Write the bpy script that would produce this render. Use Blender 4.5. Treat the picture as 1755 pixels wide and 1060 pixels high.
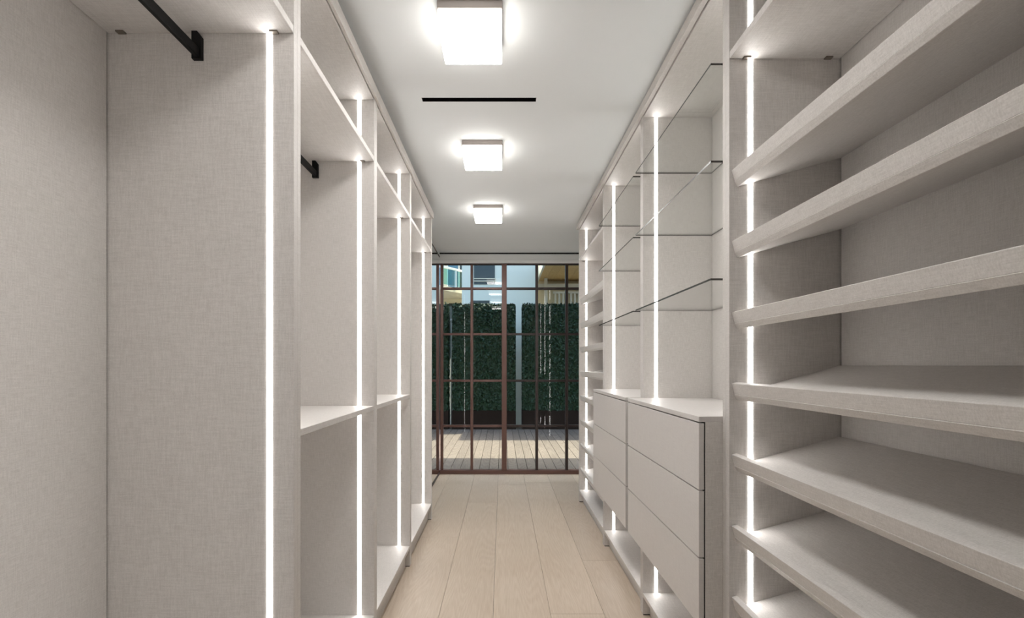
import bpy, bmesh, math, random
from mathutils import Vector, Matrix

for o in list(bpy.data.objects):
    bpy.data.objects.remove(o, do_unlink=True)
scene = bpy.context.scene
C = scene.collection
random.seed(7)

# ------------------------------------------------------------------ camera
EYE = 1.345                      # eye height; all heights below marked "h" are relative to it
cam_d = bpy.data.cameras.new('camera')
cam_d.sensor_width = 36.0
cam_d.lens = 16.0
cam_d.shift_x = 16.5 / 1755
cam_d.shift_y = 96.5 / 1755
cam_d.clip_start = 0.02
cam_d.clip_end = 200
cam = bpy.data.objects.new('camera', cam_d)
C.objects.link(cam)
cam.location = (0, 0, EYE)
cam.rotation_euler = (math.radians(90), 0, 0)
scene.camera = cam

# ------------------------------------------------------------------ sky, sun, exposure
SKY = 0.25
SUN = 3.7
LED = 6.7
LAMP = 15.0
world = bpy.data.worlds.new('world')
scene.world = world
world.use_nodes = True
wn = world.node_tree
wn.nodes.clear()
sky = wn.nodes.new('ShaderNodeTexSky')
sky.sky_type = 'NISHITA'
sky.sun_disc = False
sky.sun_elevation = math.radians(62)
sky.dust_density = 4.0
sky.sun_rotation = math.radians(40)
bg = wn.nodes.new('ShaderNodeBackground')
bg.inputs['Strength'].default_value = SKY
wo = wn.nodes.new('ShaderNodeOutputWorld')
wn.links.new(sky.outputs[0], bg.inputs[0])
wn.links.new(bg.outputs[0], wo.inputs[0])

sun_d = bpy.data.lights.new('sun', 'SUN')
sun_d.energy = SUN
sun_d.angle = math.radians(0.6)
sun_d.color = (1.0, 0.89, 0.74)
sun = bpy.data.objects.new('sun', sun_d)
C.objects.link(sun)
sun.location = (5, 12, 14)
sun.rotation_euler = Vector((-0.45, -0.26, -1)).to_track_quat('-Z', 'Y').to_euler()

scene.view_settings.view_transform = 'Standard'
scene.view_settings.look = 'None'
scene.view_settings.gamma = 1.0
scene.view_settings.exposure = 1.5
scene.view_settings.use_curve_mapping = False

# ------------------------------------------------------------------ materials
def newmat(name):
    m = bpy.data.materials.new(name)
    m.use_nodes = True
    nt = m.node_tree
    p = nt.nodes.get('Principled BSDF')
    return m, nt, p

def lin(r, g, b):
    f = lambda c: (c / 255 / 12.92) if c / 255 <= 0.04045 else ((c / 255 + 0.055) / 1.055) ** 2.4
    return (f(r), f(g), f(b), 1)

def plain(name, col, rough=0.5, metal=0.0, spec=0.5):
    m, nt, p = newmat(name)
    p.inputs['Base Color'].default_value = col
    p.inputs['Roughness'].default_value = rough
    p.inputs['Metallic'].default_value = metal
    p.inputs['Specular IOR Level'].default_value = spec
    # faint unevenness so that no surface is dead flat
    tc = nt.nodes.new('ShaderNodeTexCoord')
    n = nt.nodes.new('ShaderNodeTexNoise')
    n.inputs['Scale'].default_value = 14
    n.inputs['Detail'].default_value = 4
    mr = nt.nodes.new('ShaderNodeMapRange')
    mr.inputs['To Min'].default_value = max(0.0, rough - 0.05)
    mr.inputs['To Max'].default_value = min(1.0, rough + 0.05)
    nt.links.new(tc.outputs['Object'], n.inputs['Vector'])
    nt.links.new(n.outputs['Fac'], mr.inputs['Value'])
    nt.links.new(mr.outputs[0], p.inputs['Roughness'])
    return m

def linen(name, c0, c1, rough=0.55, thread=400.0, bump=0.05):
    """woven linen look laminate: three noises, each stretched along one axis"""
    m, nt, p = newmat(name)
    tc = nt.nodes.new('ShaderNodeTexCoord')
    outs = []
    for sc in ((thread, thread, thread * 0.07), (thread, thread * 0.07, thread), (thread * 0.07, thread, thread)):
        mp = nt.nodes.new('ShaderNodeMapping')
        mp.inputs['Scale'].default_value = sc
        nz = nt.nodes.new('ShaderNodeTexNoise')
        nz.inputs['Scale'].default_value = 1.0
        nz.inputs['Detail'].default_value = 2.0
        nt.links.new(tc.outputs['Object'], mp.inputs['Vector'])
        nt.links.new(mp.outputs[0], nz.inputs['Vector'])
        outs.append(nz.outputs['Fac'])
    a = nt.nodes.new('ShaderNodeMath'); a.operation = 'ADD'
    b = nt.nodes.new('ShaderNodeMath'); b.operation = 'ADD'
    nt.links.new(outs[0], a.inputs[0]); nt.links.new(outs[1], a.inputs[1])
    nt.links.new(a.outputs[0], b.inputs[0]); nt.links.new(outs[2], b.inputs[1])
    mr = nt.nodes.new('ShaderNodeMapRange')
    mr.inputs['From Min'].default_value = 1.12
    mr.inputs['From Max'].default_value = 1.88
    nt.links.new(b.outputs[0], mr.inputs['Value'])
    mx = nt.nodes.new('ShaderNodeMix'); mx.data_type = 'RGBA'
    mx.inputs['A'].default_value = c0
    mx.inputs['B'].default_value = c1
    nt.links.new(mr.outputs[0], mx.inputs['Factor'])
    nt.links.new(mx.outputs['Result'], p.inputs['Base Color'])
    p.inputs['Roughness'].default_value = rough
    p.inputs['Specular IOR Level'].default_value = 0.35
    bp = nt.nodes.new('ShaderNodeBump')
    bp.inputs['Strength'].default_value = bump
    bp.inputs['Distance'].default_value = 0.002
    nt.links.new(mr.outputs[0], bp.inputs['Height'])
    nt.links.new(bp.outputs[0], p.inputs['Normal'])
    return m

def wood(name, dark, light, grain=9.0, rough=0.5, tint=0.10, bump=0.06, ring=0.16, rings=150.0):
    m, nt, p = newmat(name)
    tc = nt.nodes.new('ShaderNodeTexCoord')
    oi = nt.nodes.new('ShaderNodeObjectInfo')
    off = nt.nodes.new('ShaderNodeVectorMath'); off.operation = 'SCALE'
    off.inputs[0].default_value = (7.3, 13.1, 3.7)
    nt.links.new(oi.outputs['Random'], off.inputs['Scale'])
    add = nt.nodes.new('ShaderNodeVectorMath'); add.operation = 'ADD'
    nt.links.new(tc.outputs['Object'], add.inputs[0])
    nt.links.new(off.outputs[0], add.inputs[1])
    mp = nt.nodes.new('ShaderNodeMapping')
    mp.inputs['Scale'].default_value = (grain, grain * 0.09, grain)
    nt.links.new(add.outputs[0], mp.inputs['Vector'])
    n1 = nt.nodes.new('ShaderNodeTexNoise')
    n1.inputs['Scale'].default_value = 0.55
    n1.inputs['Detail'].default_value = 1.0
    nt.links.new(mp.outputs[0], n1.inputs['Vector'])
    # contour lines of a stretched noise give the arched grain of flat-sawn boards
    mul = nt.nodes.new('ShaderNodeMath'); mul.operation = 'MULTIPLY'
    mul.inputs[1].default_value = rings
    nt.links.new(n1.outputs['Fac'], mul.inputs[0])
    sn = nt.nodes.new('ShaderNodeMath'); sn.operation = 'SINE'
    nt.links.new(mul.outputs[0], sn.inputs[0])
    mp2 = nt.nodes.new('ShaderNodeMapping')
    mp2.inputs['Scale'].default_value = (260, 9, 60)
    nt.links.new(add.outputs[0], mp2.inputs['Vector'])
    n2 = nt.nodes.new('ShaderNodeTexNoise')
    n2.inputs['Scale'].default_value = 1.0
    n2.inputs['Detail'].default_value = 3.0
    nt.links.new(mp2.outputs[0], n2.inputs['Vector'])
    s1 = nt.nodes.new('ShaderNodeMath'); s1.operation = 'MULTIPLY_ADD'
    s1.inputs[1].default_value = ring
    nt.links.new(sn.outputs[0], s1.inputs[0])
    nt.links.new(n2.outputs['Fac'], s1.inputs[2])
    n3 = nt.nodes.new('ShaderNodeTexNoise')
    n3.inputs['Scale'].default_value = 2.2
    nt.links.new(add.outputs[0], n3.inputs['Vector'])
    s2 = nt.nodes.new('ShaderNodeMath'); s2.operation = 'MULTIPLY_ADD'
    s2.inputs[1].default_value = 0.5
    nt.links.new(n3.outputs['Fac'], s2.inputs[0])
    nt.links.new(s1.outputs[0], s2.inputs[2])
    mr = nt.nodes.new('ShaderNodeMapRange')
    mr.inputs['From Min'].default_value = 0.35
    mr.inputs['From Max'].default_value = 1.15
    nt.links.new(s2.outputs[0], mr.inputs['Value'])
    mx = nt.nodes.new('ShaderNodeMix'); mx.data_type = 'RGBA'
    mx.inputs['A'].default_value = dark
    mx.inputs['B'].default_value = light
    nt.links.new(mr.outputs[0], mx.inputs['Factor'])
    hs = nt.nodes.new('ShaderNodeHueSaturation')
    vr = nt.nodes.new('ShaderNodeMapRange')
    vr.inputs['To Min'].default_value = 1 - tint
    vr.inputs['To Max'].default_value = 1 + tint
    nt.links.new(oi.outputs['Random'], vr.inputs['Value'])
    nt.links.new(vr.outputs[0], hs.inputs['Value'])
    nt.links.new(mx.outputs['Result'], hs.inputs['Color'])
    nt.links.new(hs.outputs[0], p.inputs['Base Color'])
    p.inputs['Roughness'].default_value = rough
    p.inputs['Specular IOR Level'].default_value = 0.35
    bp = nt.nodes.new('ShaderNodeBump')
    bp.inputs['Strength'].default_value = bump
    bp.inputs['Distance'].default_value = 0.002
    nt.links.new(mr.outputs[0], bp.inputs['Height'])
    nt.links.new(bp.outputs[0], p.inputs['Normal'])
    return m

def glow(name, col, strength):
    m = bpy.data.materials.new(name)
    m.use_nodes = True
    nt = m.node_tree
    nt.nodes.clear()
    e = nt.nodes.new('ShaderNodeEmission')
    e.inputs['Color'].default_value = col
    e.inputs['Strength'].default_value = strength
    o = nt.nodes.new('ShaderNodeOutputMaterial')
    nt.links.new(e.outputs[0], o.inputs[0])
    return m

def pane_mat(name, tint, ior=1.5, boost=1.0):
    """thin clear sheet: straight-through transmission plus a fresnel mirror"""
    m = bpy.data.materials.new(name)
    m.use_nodes = True
    nt = m.node_tree
    nt.nodes.clear()
    t = nt.nodes.new('ShaderNodeBsdfTransparent')
    t.inputs['Color'].default_value = tint
    g = nt.nodes.new('ShaderNodeBsdfGlossy')
    g.inputs['Roughness'].default_value = 0.0
    g.inputs['Color'].default_value = (0.95, 0.95, 0.95, 1)
    f = nt.nodes.new('ShaderNodeFresnel')
    # the sheet is thin: the same reflection from both of its sides
    gm = nt.nodes.new('ShaderNodeNewGeometry')
    mi = nt.nodes.new('ShaderNodeMapRange')
    mi.inputs['To Min'].default_value = ior
    mi.inputs['To Max'].default_value = 1.0 / ior
    nt.links.new(gm.outputs['Backfacing'], mi.inputs['Value'])
    nt.links.new(mi.outputs[0], f.inputs['IOR'])
    ml = nt.nodes.new('ShaderNodeMath'); ml.operation = 'MULTIPLY'
    ml.inputs[1].default_value = boost
    ml.use_clamp = True
    nt.links.new(f.outputs[0], ml.inputs[0])
    mx = nt.nodes.new('ShaderNodeMixShader')
    nt.links.new(ml.outputs[0], mx.inputs[0])
    nt.links.new(t.outputs[0], mx.inputs[1])
    nt.links.new(g.outputs[0], mx.inputs[2])
    o = nt.nodes.new('ShaderNodeOutputMaterial')
    nt.links.new(mx.outputs[0], o.inputs[0])
    return m

def leaf_mat(name, c0, c1):
    m, nt, p = newmat(name)
    tc = nt.nodes.new('ShaderNodeTexCoord')
    n = nt.nodes.new('ShaderNodeTexNoise')
    n.inputs['Scale'].default_value = 22
    n.inputs['Detail'].default_value = 3
    mx = nt.nodes.new('ShaderNodeMix'); mx.data_type = 'RGBA'
    mx.inputs['A'].default_value = c0
    mx.inputs['B'].default_value = c1
    nt.links.new(tc.outputs['Object'], n.inputs['Vector'])
    nt.links.new(n.outputs['Fac'], mx.inputs['Factor'])
    nt.links.new(mx.outputs['Result'], p.inputs['Base Color'])
    p.inputs['Roughness'].default_value = 0.5
    return m

M = {}
M['linen'] = linen('linen laminate', (0.565, 0.536, 0.512, 1), (0.70, 0.670, 0.645, 1))
M['drawer'] = linen('drawer laminate', (0.61, 0.58, 0.562, 1), (0.67, 0.64, 0.622, 1), rough=0.42, bump=0.01)
M['ceiling'] = plain('ceiling paint', (0.845, 0.87, 0.885, 1), 0.85, spec=0.2)
M['wall'] = plain('wall paint', (0.82, 0.82, 0.81, 1), 0.8, spec=0.2)
M['oak'] = wood('pale oak', (0.59, 0.475, 0.37, 1), (0.74, 0.635, 0.53, 1), tint=0.05, rough=0.42, ring=0.085, rings=230.0)
M['joint'] = plain('dark joint', (0.10, 0.075, 0.055, 1), 0.9)
M['black'] = plain('black metal', (0.006, 0.006, 0.006, 1), 0.5, spec=0.2)
M['black_shade_and_parts'] = plain('black gap shade and parts', (0.01, 0.009, 0.008, 1), 0.8)  # paints the shade in narrow gaps; also foot pads and mirror backing
M['pin'] = plain('shelf fitting', (0.22, 0.19, 0.16, 1), 0.4, 0.6)
M['led'] = glow('led light', (1.0, 0.975, 0.945, 1), LED)
M['lamp'] = glow('lamp face light', (1.0, 0.98, 0.95, 1), LAMP)
M['lamp_side'] = glow('lamp edge light', (1.0, 0.96, 0.89, 1), 2.5)
M['canopy'] = plain('brushed nickel', (0.36, 0.32, 0.30, 1), 0.4, 0.7)
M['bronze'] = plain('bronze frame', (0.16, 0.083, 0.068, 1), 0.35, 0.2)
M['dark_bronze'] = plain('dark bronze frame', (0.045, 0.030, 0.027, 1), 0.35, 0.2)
M['glass'] = pane_mat('window glass', (0.80, 0.90, 0.88, 1), boost=0.4)
M['shelf_glass'] = pane_mat('shelf glass', (0.97, 0.98, 0.975, 1), ior=1.45)
M['glass_edge'] = plain('polished glass edge', (0.045, 0.04, 0.036, 1), 0.25)
m_, nt_, p_ = newmat('mirror silver')
p_.inputs['Base Color'].default_value = (0.88, 0.90, 0.90, 1)
p_.inputs['Metallic'].default_value = 1.0
p_.inputs['Roughness'].default_value = 0.0
M['mirror'] = m_
M['deck'] = wood('weathered deck', (0.11, 0.085, 0.066, 1), (0.21, 0.170, 0.14, 1), tint=0.10, rough=0.75)
M['ground'] = plain('ground', (0.20, 0.19, 0.18, 1), 0.9)
M['leaf'] = leaf_mat('boxwood leaves', (0.002, 0.009, 0.003, 1), (0.022, 0.075, 0.020, 1))
M['planter'] = plain('planter brown', (0.022, 0.012, 0.008, 1), 0.7, spec=0.1)
M['pale_blue'] = plain('pale render', (0.86, 0.84, 0.70, 1), 0.8)
M['cream'] = plain('cream render', (0.80, 0.70, 0.52, 1), 0.8)
M['white'] = plain('white paint', (0.80, 0.80, 0.78, 1), 0.5)
M['eave'] = plain('eave paint', (0.30, 0.28, 0.26, 1), 0.8)
M['soffit'] = wood('soffit boards', (0.62, 0.40, 0.16, 1), (0.78, 0.55, 0.26, 1), tint=0.05)
M['dark_pane'] = plain('dark glazing', (0.02, 0.03, 0.03, 1), 0.08)
M['blue_pane'] = plain('blue glazing', (0.06, 0.15, 0.24, 1), 0.1)
M['rail_glass'] = pane_mat('railing glass', (0.55, 0.80, 0.80, 1))

# ------------------------------------------------------------------ helpers
def bm_box(bm, x0, x1, y0, y1, z0, z1, mi=0):
    vs = [bm.verts.new((x, y, z)) for x in (x0, x1) for y in (y0, y1) for z in (z0, z1)]
    F = ((0, 1, 3, 2), (4, 6, 7, 5), (0, 4, 5, 1), (2, 3, 7, 6), (0, 2, 6, 4), (1, 5, 7, 3))
    fs = []
    for f in F:
        fc = bm.faces.new([vs[i] for i in f])
        fc.material_index = mi
        fs.append(fc)
    return fs

def origin(parent):
    v = Vector((0, 0, 0))
    while parent is not None:
        v += parent.location
        parent = parent.parent
    return v

def finish(name, bm, mats, parent=None, bevel=0.0, smooth=False, loc=None):
    """mesh given in world coordinates -> object; origin at the parent (or at loc)"""
    bmesh.ops.recalc_face_normals(bm, faces=bm.faces[:])
    if bevel > 0:
        bmesh.ops.bevel(bm, geom=bm.edges[:], offset=bevel, segments=1, affect='EDGES', profile=0.5)
    o0 = origin(parent)
    l = Vector(loc) if loc is not None else Vector((0, 0, 0))
    bmesh.ops.translate(bm, verts=bm.verts[:], vec=-(o0 + l))
    me = bpy.data.meshes.new(name)
    bm.to_mesh(me)
    bm.free()
    for m in (mats if isinstance(mats, (list, tuple)) else [mats]):
        me.materials.append(m)
    if smooth:
        for p in me.polygons:
            p.use_smooth = True
    o = bpy.data.objects.new(name, me)
    C.objects.link(o)
    o.location = l
    o.parent = parent
    return o

def box(name, x0, x1, y0, y1, z0, z1, mat, parent=None, bevel=0.0, loc=None):
    bm = bmesh.new()
    bm_box(bm, min(x0, x1), max(x0, x1), min(y0, y1), max(y0, y1), min(z0, z1), max(z0, z1))
    return finish(name, bm, mat, parent, bevel, loc=loc)

def boxes(name, lst, mat, parent=None, bevel=0.0):
    bm = bmesh.new()
    for x0, x1, y0, y1, z0, z1 in lst:
        bm_box(bm, min(x0, x1), max(x0, x1), min(y0, y1), max(y0, y1), min(z0, z1), max(z0, z1))
    return finish(name, bm, mat, parent, bevel)

def thing(name, label, cat, loc, group=None):
    o = bpy.data.objects.new(name, None)
    o.empty_display_size = 0.05
    C.objects.link(o)
    o.location = loc
    o['label'] = label
    o['category'] = cat
    if group:
        o['group'] = group
    return o

def tag(o, label, cat, group=None):
    o['label'] = label
    o['category'] = cat
    if group:
        o['group'] = group
    return o

def struct(o, label=None):
    o['kind'] = 'structure'
    if label:
        o['label'] = label
    return o

def bar(bm, a, b, w, h):
    """square bar from a to b, w wide and h high"""
    a, b = Vector(a), Vector(b)
    d = (b - a).normalized()
    up = Vector((0, 0, 1)) if abs(d.z) < 0.95 else Vector((0, 1, 0))
    s = d.cross(up).normalized()
    u = s.cross(d).normalized()
    vs = []
    for p in (a, b):
        for i, j in ((-1, -1), (1, -1), (1, 1), (-1, 1)):
            vs.append(bm.verts.new(p + s * (i * w / 2) + u * (j * h / 2)))
    for f in ((0, 1, 2, 3), (7, 6, 5, 4), (0, 4, 5, 1), (1, 5, 6, 2), (2, 6, 7, 3), (3, 7, 4, 0)):
        bm.faces.new([vs[i] for i in f])

# ------------------------------------------------------------------ room shell
HC = 1.394
ZC = EYE + HC                    # ceiling height
YW = 5.64                        # inner face of the window wall
YB = -2.0                        # wall behind the viewer
XL, XR = -1.19, 1.15             # side walls

floor = struct(box('floor', XL, XR, YB, YW + 0.06, -0.12, -0.016, M['joint']), 'pale oak plank floor of the dressing room')
plank_edges = [-1.19, -0.94, -0.641, -0.341, -0.05, 0.26, 0.55, 0.85, 1.15]
joints = [2.6, 1.2, 3.56, 4.46, 2.36, 2.46, 3.13, 2.2]
for i in range(8):
    x0, x1 = plank_edges[i], plank_edges[i + 1]
    ys = [joints[i] - 2.75 * k for k in (3, 2, 1, 0)] + [joints[i] + 2.75 * k for k in (1, 2, 3)]
    ys = sorted([y for y in ys if YB + 0.1 < y < YW - 0.05] + [YB, YW - 0.005])
    for y0, y1 in zip(ys[:-1], ys[1:]):
        box('plank', x0 + 0.0008, x1 - 0.0008, y0 + 0.0008, y1 - 0.0008, -0.016, 0.0, M['oak'], floor, bevel=0.0007,
            loc=((x0 + x1) / 2, (y0 + y1) / 2, 0))

# ceiling with the slot of the linear vent cut out of it
VX0, VX1, VY0, VY1 = -0.421, 0.177, 2.369, 2.405
ceil = struct(boxes('ceiling', [
    (XL, XR, YB, VY0, ZC, ZC + 0.1), (XL, XR, VY1, YW + 0.06, ZC, ZC + 0.1),
    (XL, VX0, VY0, VY1, ZC, ZC + 0.1), (VX1, XR, VY0, VY1, ZC, ZC + 0.1)], M['ceiling']), 'smooth white ceiling')
struct(box('wall_left', XL - 0.1, XL, YB, YW + 0.06, 0, ZC + 0.1, M['wall']), 'wall behind the wardrobe bays')
struct(box('wall_right', XR, XR + 0.1, YB, YW + 0.06, 0, ZC + 0.1, M['wall']), 'wall behind the shoe and drawer cabinets')
struct(box('wall_rear', XL - 0.1, XR + 0.1, YB - 0.1, YB, 0, ZC + 0.1, M['wall']), 'plain white wall facing the window')
XM = -0.778                      # mirror plane
struct(box('wall_side', XL, XM - 0.012, 3.985, YW, 0, ZC, M['wall']), 'short white wall beside the last wardrobe bay')
struct(box('wall_back', XL, XR, YW, YW + 0.06, EYE + 1.262, ZC, M['wall']), 'white header above the window')
struct(box('trim_3', XM, XR, YW - 0.03, YW + 0.001, EYE + 1.262, EYE + 1.302, M['white'], bevel=0.003), 'white shade cassette along the window head')
struct(box('trim_4', XM, XR, YW - 0.006, YW + 0.001, ZC - 0.016, ZC, M['black_shade_and_parts']), 'dark strip coloured as the shadow gap between ceiling and window header')  # flat dark strip, shade of the gap put into its colour

# ------------------------------------------------------------------ window
WT, WB = EYE + 1.262, 0.0
win = struct(thing('window_1', 'bronze framed window wall of six columns and five rows of panes', 'window', (0.19, YW, 0)))
del win['category']
cols = [(-0.752, 0.034), (-0.380, 0.032), (0.023, 0.062), (0.427, 0.034), (0.799, 0.034), (1.133, 0.034)]
rows = [0.954, 0.387, -0.192, -0.756]
F0, F1 = YW + 0.0, YW + 0.055
box('bottom_rail', XM, XR, F0 - 0.02, F1, WB, WB + 0.045, M['bronze'], win, bevel=0.002)
box('head_rail', XM, XR, F0, F1, WT - 0.012, WT, M['dark_bronze'], win)
for i, (x, w) in enumerate(cols):
    d = 0.03 if i == 2 else 0.0
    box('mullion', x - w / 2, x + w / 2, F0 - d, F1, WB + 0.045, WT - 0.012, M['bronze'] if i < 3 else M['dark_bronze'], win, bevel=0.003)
xs = [XM] + [c for c, w in cols]
ws = [0.0] + [w for c, w in cols]
for i in range(len(xs) - 1):
    xa, xb = xs[i] + ws[i] / 2, xs[i + 1] - ws[i + 1] / 2
    if xb - xa < 0.02:
        continue
    for h in rows:
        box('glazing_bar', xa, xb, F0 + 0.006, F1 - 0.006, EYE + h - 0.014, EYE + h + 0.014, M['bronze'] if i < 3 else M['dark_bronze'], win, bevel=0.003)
    zz = [WB + 0.045] + [EYE + h for h in reversed(rows)] + [WT - 0.012]
    for k in range(5):
        za = zz[k] + (0.014 if k > 0 else 0)
        zb = zz[k + 1] - (0.014 if k < 4 else 0)
        bm = bmesh.new()
        vs = [bm.verts.new(v) for v in ((xa, F0 + 0.028, za), (xb, F0 + 0.028, za), (xb, F0 + 0.028, zb), (xa, F0 + 0.028, zb))]
        bm.faces.new(vs)
        finish('pane', bm, M['glass'], win)

# mirror on the short side wall
mir = thing('wall_mirror', 'tall frameless mirror with dark edges on the short wall beside the window', 'mirror', (XM, 4.81, 0))
box('mirror_glass', XM - 0.006, XM, 4.0, YW - 0.004, 0.03, EYE + 1.335, M['mirror'], mir)
box('mirror_edge', XM - 0.012, XM + 0.002, 4.0, YW - 0.004, EYE + 1.335, EYE + 1.353, M['dark_bronze'], mir)
box('mirror_edge', XM - 0.012, XM + 0.004, 4.0, YW - 0.004, 0.0, 0.03, M['dark_bronze'], mir)
box('backing', XM - 0.012, XM - 0.006, 4.0, YW - 0.004, 0.03, EYE + 1.335, M['black_shade_and_parts'], mir)

# ------------------------------------------------------------------ built-in cabinets
TH = 0.0225                      # side panel thickness

class Side:
    """sx = -1 left row, +1 right row; all x given as distance from the camera axis"""
    def __init__(s, sx, front, back, led, top_h, base_h, kick):
        s.sx, s.front, s.back, s.led, s.top, s.base, s.kick = sx, front, back, led, EYE + top_h, EYE + base_h, kick
L = Side(-1, 0.616, 1.166, 0.688, 1.278, -1.203, 0.647)
R = Side(+1, 0.755, 1.125, 0.8255, 1.332, -1.2235, 0.793)

def sb(S, name, xa, xb, y0, y1, z0, z1, mat, parent, bevel=0.0012, loc=None):
    return box(name, S.sx * xa, S.sx * xb, y0, y1, z0, z1, mat, parent, bevel, loc=loc)

def cabinet(S, name, label, y0, y1, cat, led_spans=None, led_sides=(0, 1), group=None):
    """carcass between the outer faces y0 (nearer the viewer) and y1"""
    u = thing(name, label, cat, (S.sx * (S.front + S.back) / 2, (y0 + y1) / 2, 0), group)
    za = 0.006
    for ya, yb in ((y0, y0 + TH), (y1 - TH, y1)):
        p = sb(S, 'side_panel', S.front, S.back + 0.012, ya, yb, za, S.top + 0.022, M['linen'], u, 0.0008)
        sb(S, 'foot_pad', S.front + 0.004, S.front + 0.05, ya + 0.002, yb - 0.002, 0.0, za, M['black_shade_and_parts'], p, 0)
    ya, yb = y0 + TH, y1 - TH
    sb(S, 'back_panel', S.back, S.back + 0.012, ya + 0.0045, yb - 0.0045, 0.02, S.top + 0.022, M['linen'], u, 0)
    sb(S, 'top_panel', S.front + 0.003, S.back - 0.0015, ya + 0.001, yb - 0.001, S.top, S.top + 0.022, M['linen'], u, 0)
    sb(S, 'base_panel', S.front, S.back - 0.0015, ya, yb, S.base - 0.022, S.base, M['linen'], u)
    sb(S, 'kick_board', S.kick, S.kick + 0.016, ya, yb, 0.001, S.base - 0.022, M['linen'], u, 0)
    for za_, zb_ in (led_spans or [(S.base, S.top)]):
        if 0 in led_sides:
            sb(S, 'led_strip', S.led - 0.0077, S.led + 0.0077, ya - 0.001, ya + 0.0012, za_, zb_, M['led'], u, 0)
        if 1 in led_sides:
            sb(S, 'led_strip', S.led - 0.0077, S.led + 0.0077, yb - 0.0012, yb + 0.001, za_, zb_, M['led'], u, 0)
    return u, ya, yb

def fixed_shelf(S, u, ya, yb, h_bot, th=0.024, pins=True):
    z = EYE + h_bot
    sh = sb(S, 'shelf', S.front + 0.001, S.back - 0.002, ya + 0.0006, yb - 0.0006, z, z + th, M['linen'], u)
    if pins:
        d = S.back - S.front
        for fx in (0.055, d - 0.045):
            for y in (ya + 0.008, yb - 0.008):
                sb(S, 'shelf_fitting', S.front + fx - 0.012, S.front + fx + 0.012, y - 0.007, y + 0.007, z - 0.004, z + 0.002, M['pin'], sh, 0.001)
    return sh

def clothes_rail(S, u, ya, yb, h_bot, shelf_h):
    x = 0.897
    z = EYE + h_bot
    r = sb(S, 'clothes_rail', x - 0.008, x + 0.008, ya + 0.006, yb - 0.006, z + 0.004, z + 0.034, M['black'], u, 0.003)
    for a, b in ((ya, ya + 0.012), (yb - 0.012, yb)):
        # bracket plate with a clipped top corner, reaching up to the shelf
        bm = bmesh.new()
        zt = EYE + shelf_h
        prof = [(x - 0.014, z), (x + 0.014, z), (x + 0.014, zt), (x - 0.002, zt), (x - 0.014, zt - 0.016)]
        lo = [bm.verts.new((S.sx * p, a, q)) for p, q in prof]
        hi = [bm.verts.new((S.sx * p, b, q)) for p, q in prof]
        bm.faces.new(lo); bm.faces.new(hi[::-1])
        for i in range(5):
            j = (i + 1) % 5
            bm.faces.new((lo[i], hi[i], hi[j], lo[j]))
        finish('rail_bracket', bm, M['black'], r)
    return r

TILT = math.radians(15.5)
def shoe_shelves(S, u, ya, yb, n=8):
    a = Vector((math.cos(TILT), math.sin(TILT)))
    b = Vector((-math.sin(TILT), math.cos(TILT)))
    P0 = Vector((0.762, 0))
    P1 = P0 - b * 0.038
    ln = (S.back - 0.004 - P1.x) / a.x
    def prism(name, pts, parent, loc=None, bevel=0.001):
        bm = bmesh.new()
        lo = [bm.verts.new((S.sx * p.x, ya + 0.0006, p.y)) for p in pts]
        hi = [bm.verts.new((S.sx * p.x, yb - 0.0006, p.y)) for p in pts]
        bm.faces.new(lo); bm.faces.new(hi[::-1])
        for i in range(len(pts)):
            j = (i + 1) % len(pts)
            bm.faces.new((lo[i], hi[i], hi[j], lo[j]))
        return finish(name, bm, M['linen'], parent, bevel)
    first = None
    for k in range(n):
        z = EYE + 0.6487 - 0.2365 * k
        if k == 0:
            q = P1 - a * 0.0016
            sh = prism('tilted_shelf', [q, P1 + a * ln, P1 + a * ln - b * 0.02, q - b * 0.02 + a * 0.005], u)
            lip = prism('shelf_lip', [P0, P0 + a * 0.018, P1 + a * 0.018, P1], sh)
            lip.location = (0, 0, 0)
            # meshes were made at height 0 in world terms; lift the shelf, its lip follows
            sh.location.z = z
            first = (sh, lip)
        else:
            s2 = first[0].copy(); C.objects.link(s2); s2.parent = u
            s2.location.z = z
            l2 = first[1].copy(); C.objects.link(l2); l2.parent = s2

def glass_shelves(S, u, ya, yb):
    for h in (1.033, 0.699, 0.295):
        z = EYE + h
        bm = bmesh.new()
        fs = bm_box(bm, 0.715, S.back - 0.002, ya + 0.0006, yb - 0.0006, z - 0.0035, z + 0.0035)
        bm.normal_update()
        for f in fs:
            c = f.calc_center_median()
            if abs(c.z - z) < 0.001:
                f.material_index = 1
        finish('glass_shelf', bm, [M['shelf_glass'], M['glass_edge']], u)

def drawers(S, u, ya, yb):
    xf, xb = 0.674, S.back - 0.002
    t, bt = EYE - 0.176, EYE - 0.8935
    sb(S, 'chest_top', xf, xb, ya + 0.0004, yb - 0.0004, t - 0.019, t, M['drawer'], u)
    sb(S, 'chest_case', 0.6965, xb, ya + 0.0004, yb - 0.0004, bt, t - 0.019, M['linen'], u)
    step = (t - 0.019 - bt) / 3
    for k in range(3):
        z1 = t - 0.019 - step * k - 0.0045
        z0 = t - 0.019 - step * (k + 1)
        d = sb(S, 'drawer', xf, 0.692, ya + 0.0015, yb - 0.0015, z0, z1, M['drawer'], u, 0.0008)
        sb(S, 'drawer_gap_shade', 0.6919, 0.6966, ya + 0.004, yb - 0.004, z0 - 0.001, z1 + 0.0046, M['black_shade_and_parts'], d, 0)  # black filler that paints the shade in the gaps around the drawer front

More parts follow.
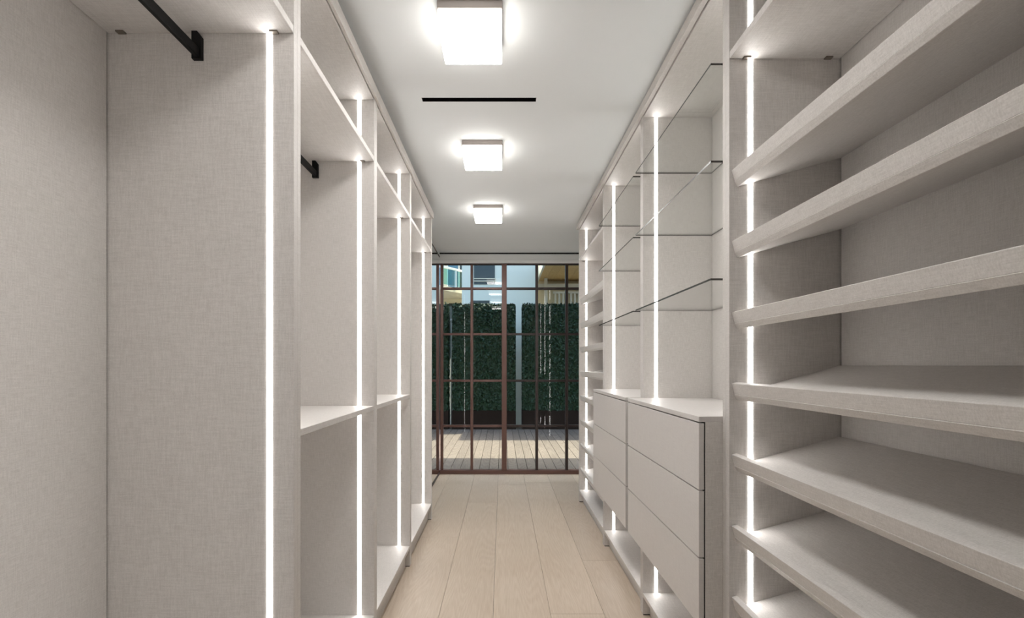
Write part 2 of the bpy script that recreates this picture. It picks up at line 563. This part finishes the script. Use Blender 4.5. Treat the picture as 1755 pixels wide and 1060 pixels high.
# left row
LB = [0.49, 1.3675, 2.2125, 3.0575, 3.9575 + TH]
names = [
    'greige linen-look wardrobe bay with full-height hanging space under a long black rail',
    'greige wardrobe bay with a black rail above its waist-high shelf',
    'open wardrobe bay with waist-high shelf, next to the end bay by the mirror',
    'open wardrobe bay without a waist-high shelf, last in its row beside the mirror']
for i in range(4):
    y0, y1 = LB[i], LB[i + 1]
    u, ya, yb = cabinet(L, 'wardrobe_bay', names[i], y0, y1, 'wardrobe', group='wardrobe bays along the mirror-side wall')
    fixed_shelf(L, u, ya, yb, 0.981)
    if i in (0, 1):
        clothes_rail(L, u, ya, yb, 0.900, 0.981)
    if i in (1, 2):
        fixed_shelf(L, u, ya, yb, -0.2165, 0.0215, pins=False)

# right row
RB = [0.26, 1.5375, 2.4675, 3.3975, 4.4725 + TH]
u, ya, yb = cabinet(R, 'shoe_cabinet', 'wide shoe cabinet of tilted lipped shelves, farther from the window', RB[0], RB[1], 'shoe cabinet', led_sides=(1,), group='shoe cabinets with tilted shelves')
fixed_shelf(R, u, ya, yb, 1.0205)
shoe_shelves(R, u, ya, yb)
zs = [(R.base, EYE - 0.8935), (EYE - 0.176, R.top)]
u, ya, yb = cabinet(R, 'drawer_cabinet', 'cabinet with three drawers and glass shelves, adjoining the wider shoe cabinet', RB[1], RB[2], 'cabinet', zs, group='drawer cabinets with glass shelves')
drawers(R, u, ya, yb); glass_shelves(R, u, ya, yb)
u, ya, yb = cabinet(R, 'drawer_cabinet', 'cabinet with three drawers and glass shelves, adjoining the shoe cabinet by the window', RB[2], RB[3], 'cabinet', zs, group='drawer cabinets with glass shelves')
drawers(R, u, ya, yb); glass_shelves(R, u, ya, yb)
u, ya, yb = cabinet(R, 'shoe_cabinet', 'shoe cabinet of tilted lipped shelves at the window end of its row', RB[3], RB[4], 'shoe cabinet', group='shoe cabinets with tilted shelves')
fixed_shelf(R, u, ya, yb, 1.028)
shoe_shelves(R, u, ya, yb)

# crown boards along the tops, and the set-back fillers up to the ceiling
struct(box('trim_1', -0.602, -0.6165, LB[0], LB[4] + 0.004, EYE + 1.284, EYE + 1.335, M['linen'], bevel=0.001), 'linen-look crown board along the wardrobe bays')
struct(box('trim_2', 0.733, 0.7555, RB[0], RB[4] + 0.004, EYE + 1.340, EYE + 1.384, M['linen'], bevel=0.001), 'linen-look crown board along the shoe and drawer cabinets')
struct(box('trim_5', -0.70, -0.68, LB[0], LB[4], EYE + 1.300, ZC, M['linen']), 'filler between wardrobe tops and ceiling')
struct(box('trim_6', 0.80, 0.82, RB[0], RB[4], EYE + 1.354, ZC, M['linen']), 'filler between cabinet tops and ceiling')

# ------------------------------------------------------------------ ceiling fittings
def ceiling_lamp(y, label):
    t = thing('ceiling_lamp', label, 'ceiling lamp', (-0.125, y + 0.125, ZC), 'square ceiling lamps')
    box('lamp_canopy', -0.25, 0.0, y, y + 0.25, ZC - 0.029, ZC + 0.001, M['canopy'], t, bevel=0.002)
    # opal box: the face below gives most of the light, its edges glow weakly
    df = box('lamp_diffuser', -0.2485, -0.0015, y + 0.0015, y + 0.2485, ZC - 0.084, ZC - 0.029, M['lamp_side'], t, bevel=0.004)
    df.data.materials.append(M['lamp'])
    for pl in df.data.polygons:
        if pl.normal.z < -0.9:
            pl.material_index = 1
ceiling_lamp(1.735, 'square ceiling lamp on the far side of the black vent slot from the window')
ceiling_lamp(2.813, 'square ceiling lamp between the black vent slot and the lamp by the window')
ceiling_lamp(0.66, 'added unseen square ceiling lamp over the full-height hanging bay with the long rail')  # added out of view, continuing the row, to brighten the foreground
ceiling_lamp(3.947, 'square ceiling lamp closest to the window')

v = thing('linear_vent', 'long narrow black vent slot recessed in the white ceiling', 'vent', ((VX0 + VX1) / 2, (VY0 + VY1) / 2, ZC))
boxes('vent_channel', [(VX0, VX1, VY0, VY1, ZC + 0.07, ZC + 0.08), (VX0, VX1, VY0, VY0 + 0.002, ZC, ZC + 0.07),
                       (VX0, VX1, VY1 - 0.002, VY1, ZC, ZC + 0.07), (VX0, VX0 + 0.002, VY0, VY1, ZC, ZC + 0.07),
                       (VX1 - 0.002, VX1, VY0, VY1, ZC, ZC + 0.07)], M['black'], v)
box('vent_blade', VX0 + 0.012, VX1 - 0.002, VY0 + 0.016, VY0 + 0.019, ZC + 0.012, ZC + 0.06, M['black'], v)

# ------------------------------------------------------------------ outside
struct(box('ground', -9, 9, YW + 0.06, 30, -0.4, -0.12, M['ground']), 'ground outside')
deck = struct(box('deck', -3.2, 3.4, YW + 0.06, 10.05, -0.12, -0.035, M['joint']), 'weathered timber deck outside the window')
x = -3.2
k = 0
while x < 3.35:
    w = 0.126
    box('deck_board', x + 0.003, x + w - 0.003, YW + 0.07, 10.05, -0.035, -0.008, M['deck'], deck, loc=(x + w / 2, 8, -0.008))
    x += w
    k += 1
struct(box('roof_overhang', -5, 5, YW + 0.06, 7.43, 3.12, 3.3, M['eave']), 'roof overhang above the window wall')
struct(box('wall_outer', -5, 5, YW + 0.061, YW + 0.12, EYE + 1.30, 3.3, M['white']), 'outer wall above the window')

def hedge(x0, x1, label):
    y0, y1, zb, zt = 9.62, 9.92, 0.42, EYE + 1.27
    t = thing('hedge', label, 'hedge', ((x0 + x1) / 2, (y0 + y1) / 2, -0.008), 'clipped hedges in planters on the deck')
    boxes('planter', [(x0 - 0.02, x1 + 0.02, y0 - 0.02, y1, -0.008, zb - 0.03)], M['planter'], t, bevel=0.006)
    V, Fc = [], []
    def quad(c, n):
        n = (n + Vector((random.gauss(0, .6), random.gauss(0, .6), random.gauss(0, .6)))).normalized()
        a = n.orthogonal().normalized()
        a = Matrix.Rotation(random.uniform(0, 6.283), 3, n) @ a
        b = n.cross(a)
        s = random.uniform(0.016, 0.029)
        i = len(V)
        for u_, v_ in ((1.3, 0), (0, .75), (-1.3, 0), (0, -.75)):
            p = c + a * (u_ * s) + b * (v_ * s) + n * (0.006 if v_ else 0)
            p.x = min(max(p.x, x0 - 0.02), x1 + 0.02)
            V.append(p)
        Fc.append((i, i + 1, i + 2, i + 3))
    d = 2900
    def scatter(area, f, n):
        for _ in range(int(area * d)):
            quad(f() + n * random.gauss(0.0, 0.02), n)
    rx = lambda: random.uniform(x0, x1)
    ry = lambda: random.uniform(y0, y1)
    rz = lambda: random.uniform(zb - .03, zt)
    scatter((x1 - x0) * (zt - zb), lambda: Vector((rx(), y0, rz())), Vector((0, -1, 0)))
    scatter((x1 - x0) * (y1 - y0) * 1.6, lambda: Vector((rx(), ry(), zt)), Vector((0, 0, 1)))
    scatter((y1 - y0) * (zt - zb), lambda: Vector((x0, ry(), rz())), Vector((-1, 0, 0)))
    scatter((y1 - y0) * (zt - zb), lambda: Vector((x1, ry(), rz())), Vector((1, 0, 0)))
    e = 0.02
    i = len(V)
    for xx in (x0 + e, x1 - e):
        for yy in (y0 + e, y1 - e):
            for zz_ in (zb - 0.05, zt - e):
                V.append(Vector((xx, yy, zz_)))
    for f in ((0, 1, 3, 2), (4, 6, 7, 5), (0, 4, 5, 1), (2, 3, 7, 6), (0, 2, 6, 4), (1, 5, 7, 3)):
        Fc.append(tuple(i + q for q in f))
    me = bpy.data.meshes.new('foliage')
    o0 = t.location
    me.from_pydata([tuple(v_ - o0) for v_ in V], [], Fc)
    me.materials.append(M['leaf'])
    o = bpy.data.objects.new('foliage', me)
    o['kind'] = 'stuff'
    C.objects.link(o)
    o.parent = t
hedge(-2.75, -1.16, 'clipped green hedge in a dark planter, ending beside the slim white post')
hedge(-1.048, 0.265, 'clipped green hedge in a dark planter, between the white post and the pale gap')
hedge(0.435, 3.0, 'clipped green hedge in a dark planter, in front of the slatted balcony house')

# slim white post between two hedges
t = thing('garden_post', 'slim white post with a cap standing in the gap between two hedges', 'post', (-1.10, 10.14, -0.008))
box('shaft', -1.15, -1.06, 10.1, 10.19, -0.008, 2.33, M['white'], t, bevel=0.004)
box('cap', -1.165, -1.045, 10.085, 10.205, 2.33, 2.375, M['white'], t, bevel=0.004)

# pale rendered building straight ahead
t = thing('pale_building', 'tall pale blue rendered building rising behind the hedges', 'building', (-0.06, 11.0, -0.12))
box('facade', -0.97, 0.85, 10.9, 12.3, -0.12, 6.5, M['pale_blue'], t)
for z0, z1, xa, xb in ((EYE + 1.94, EYE + 3.2, -0.68, -0.18), (EYE + 0.9, EYE + 1.55, -0.70, -0.31)):
    w = box('window', xa, xb, 10.885, 10.91, z0, z1, M['dark_pane'], t)
    boxes('window_sill', [(xa, xb + 0.02, 10.86, 10.9, z0 + 0.06, z0 + 0.085), (xa, xb + 0.02, 10.86, 10.9, z0 + 0.12, z0 + 0.14)], M['cream'], w)

# cream building with balcony, far left
t = thing('balcony_building', 'cream apartment building with a white railed glass balcony', 'building', (-2.1, 14.0, -0.12))
box('wall', -3.4, -0.75, 13.6, 15.2, -0.12, 7.5, M['cream'], t)
def angled(name, z0, z1, mat, parent, a=(-1.62, 11.9), b=(-0.92, 12.8), th=1.6):
    bm = bmesh.new()
    pts = [a, b, (b[0], 13.62), (-3.3, 13.62), (-3.3, a[1])]
    lo = [bm.verts.new((p[0], p[1], z0)) for p in pts]
    hi = [bm.verts.new((p[0], p[1], z1)) for p in pts]
    bm.faces.new(lo); bm.faces.new(hi[::-1])
    for i in range(5):
        j = (i + 1) % 5
        bm.faces.new((lo[i], hi[i], hi[j], lo[j]))
    return finish(name, bm, mat, parent)
angled('balcony_slab', EYE + 1.98, EYE + 2.10, M['cream'], t)
A, B = Vector((-1.60, 11.93, 0)), Vector((-0.94, 12.78, 0))
bm = bmesh.new()
zr = EYE + 2.60
bar(bm, (A.x, A.y, zr), (B.x, B.y, zr), 0.05, 0.05)
bar(bm, (-3.3, A.y, zr), (A.x, A.y, zr), 0.05, 0.05)
rail = finish('balcony_rail', bm, M['white'], t)
for f in (0.0, 0.5, 1.0):
    p = A.lerp(B, f)
    box('rail_post', p.x - 0.025, p.x + 0.025, p.y - 0.025, p.y + 0.025, EYE + 2.10, zr, M['white'], rail)
for f0, f1 in ((0.04, 0.46), (0.54, 0.96)):
    p, q = A.lerp(B, f0), A.lerp(B, f1)
    bm = bmesh.new()
    bar(bm, (p.x, p.y, EYE + 2.35), (q.x, q.y, EYE + 2.35), 0.012, 0.42)
    finish('rail_pane', bm, M['rail_glass'], rail)
bm = bmesh.new()
bar(bm, (-3.3, A.y, EYE + 2.35), (A.x - 0.04, A.y, EYE + 2.35), 0.012, 0.42)
finish('rail_pane', bm, M['rail_glass'], rail)
for xa, xb, z0, z1, mt in ((-1.62, -1.32, EYE + 2.12, EYE + 3.6, 'blue_pane'), (-1.27, -1.02, EYE + 2.12, EYE + 3.6, 'dark_pane'),
                           (-2.6, -1.8, EYE + 2.12, EYE + 3.6, 'blue_pane'),
                           (-1.60, -1.36, EYE + 0.2, EYE + 1.85, 'dark_pane'), (-1.32, -1.17, EYE + 0.2, EYE + 1.85, 'dark_pane')):
    w = box('window', xa, xb, 13.57, 13.61, z0, z1, M[mt], t)
    boxes('window_frame', [(xa - 0.03, xa, 13.55, 13.61, z0, z1), (xb, xb + 0.03, 13.55, 13.61, z0, z1)], M['white'], w)

# house with a boarded roof canopy, right
t = thing('canopy_house', 'pale house with timber boarded canopy soffit and slatted balcony', 'building', (2.9, 12.5, -0.12))
box('wall', 0.9, 6.0, 12.45, 14.5, -0.12, 7, M['cream'], t)
box('canopy_roof', 0.985, 6.0, 9.2, 12.45, EYE + 2.33, EYE + 2.5, M['white'], t)
x = 0.985
while x < 5.9:
    box('soffit_board', x, x + 0.196, 9.2, 12.45, EYE + 2.30, EYE + 2.33, M['soffit'], t, loc=(x, 11 - 12.5, 0))
    x += 0.2
boxes('fascia', [(0.94, 0.985, 9.2, 12.45, EYE + 2.29, EYE + 2.5)], M['white'], t)
boxes('balcony_band', [(0.9, 6.0, 12.1, 12.45, EYE + 2.07, EYE + 2.17)], M['white'], t)
box('column', 1.11, 1.19, 12.0, 12.08, -0.12, EYE + 2.3, M['white'], t)
for i in range(26):
    xx = 1.40 + i * 0.105
    box('baluster', xx, xx + 0.045, 12.2, 12.24, EYE + 1.0, EYE + 1.93, M['white'], t)
boxes('handrail', [(1.36, 4.2, 12.18, 12.26, EYE + 1.93, EYE + 1.98)], M['white'], t)
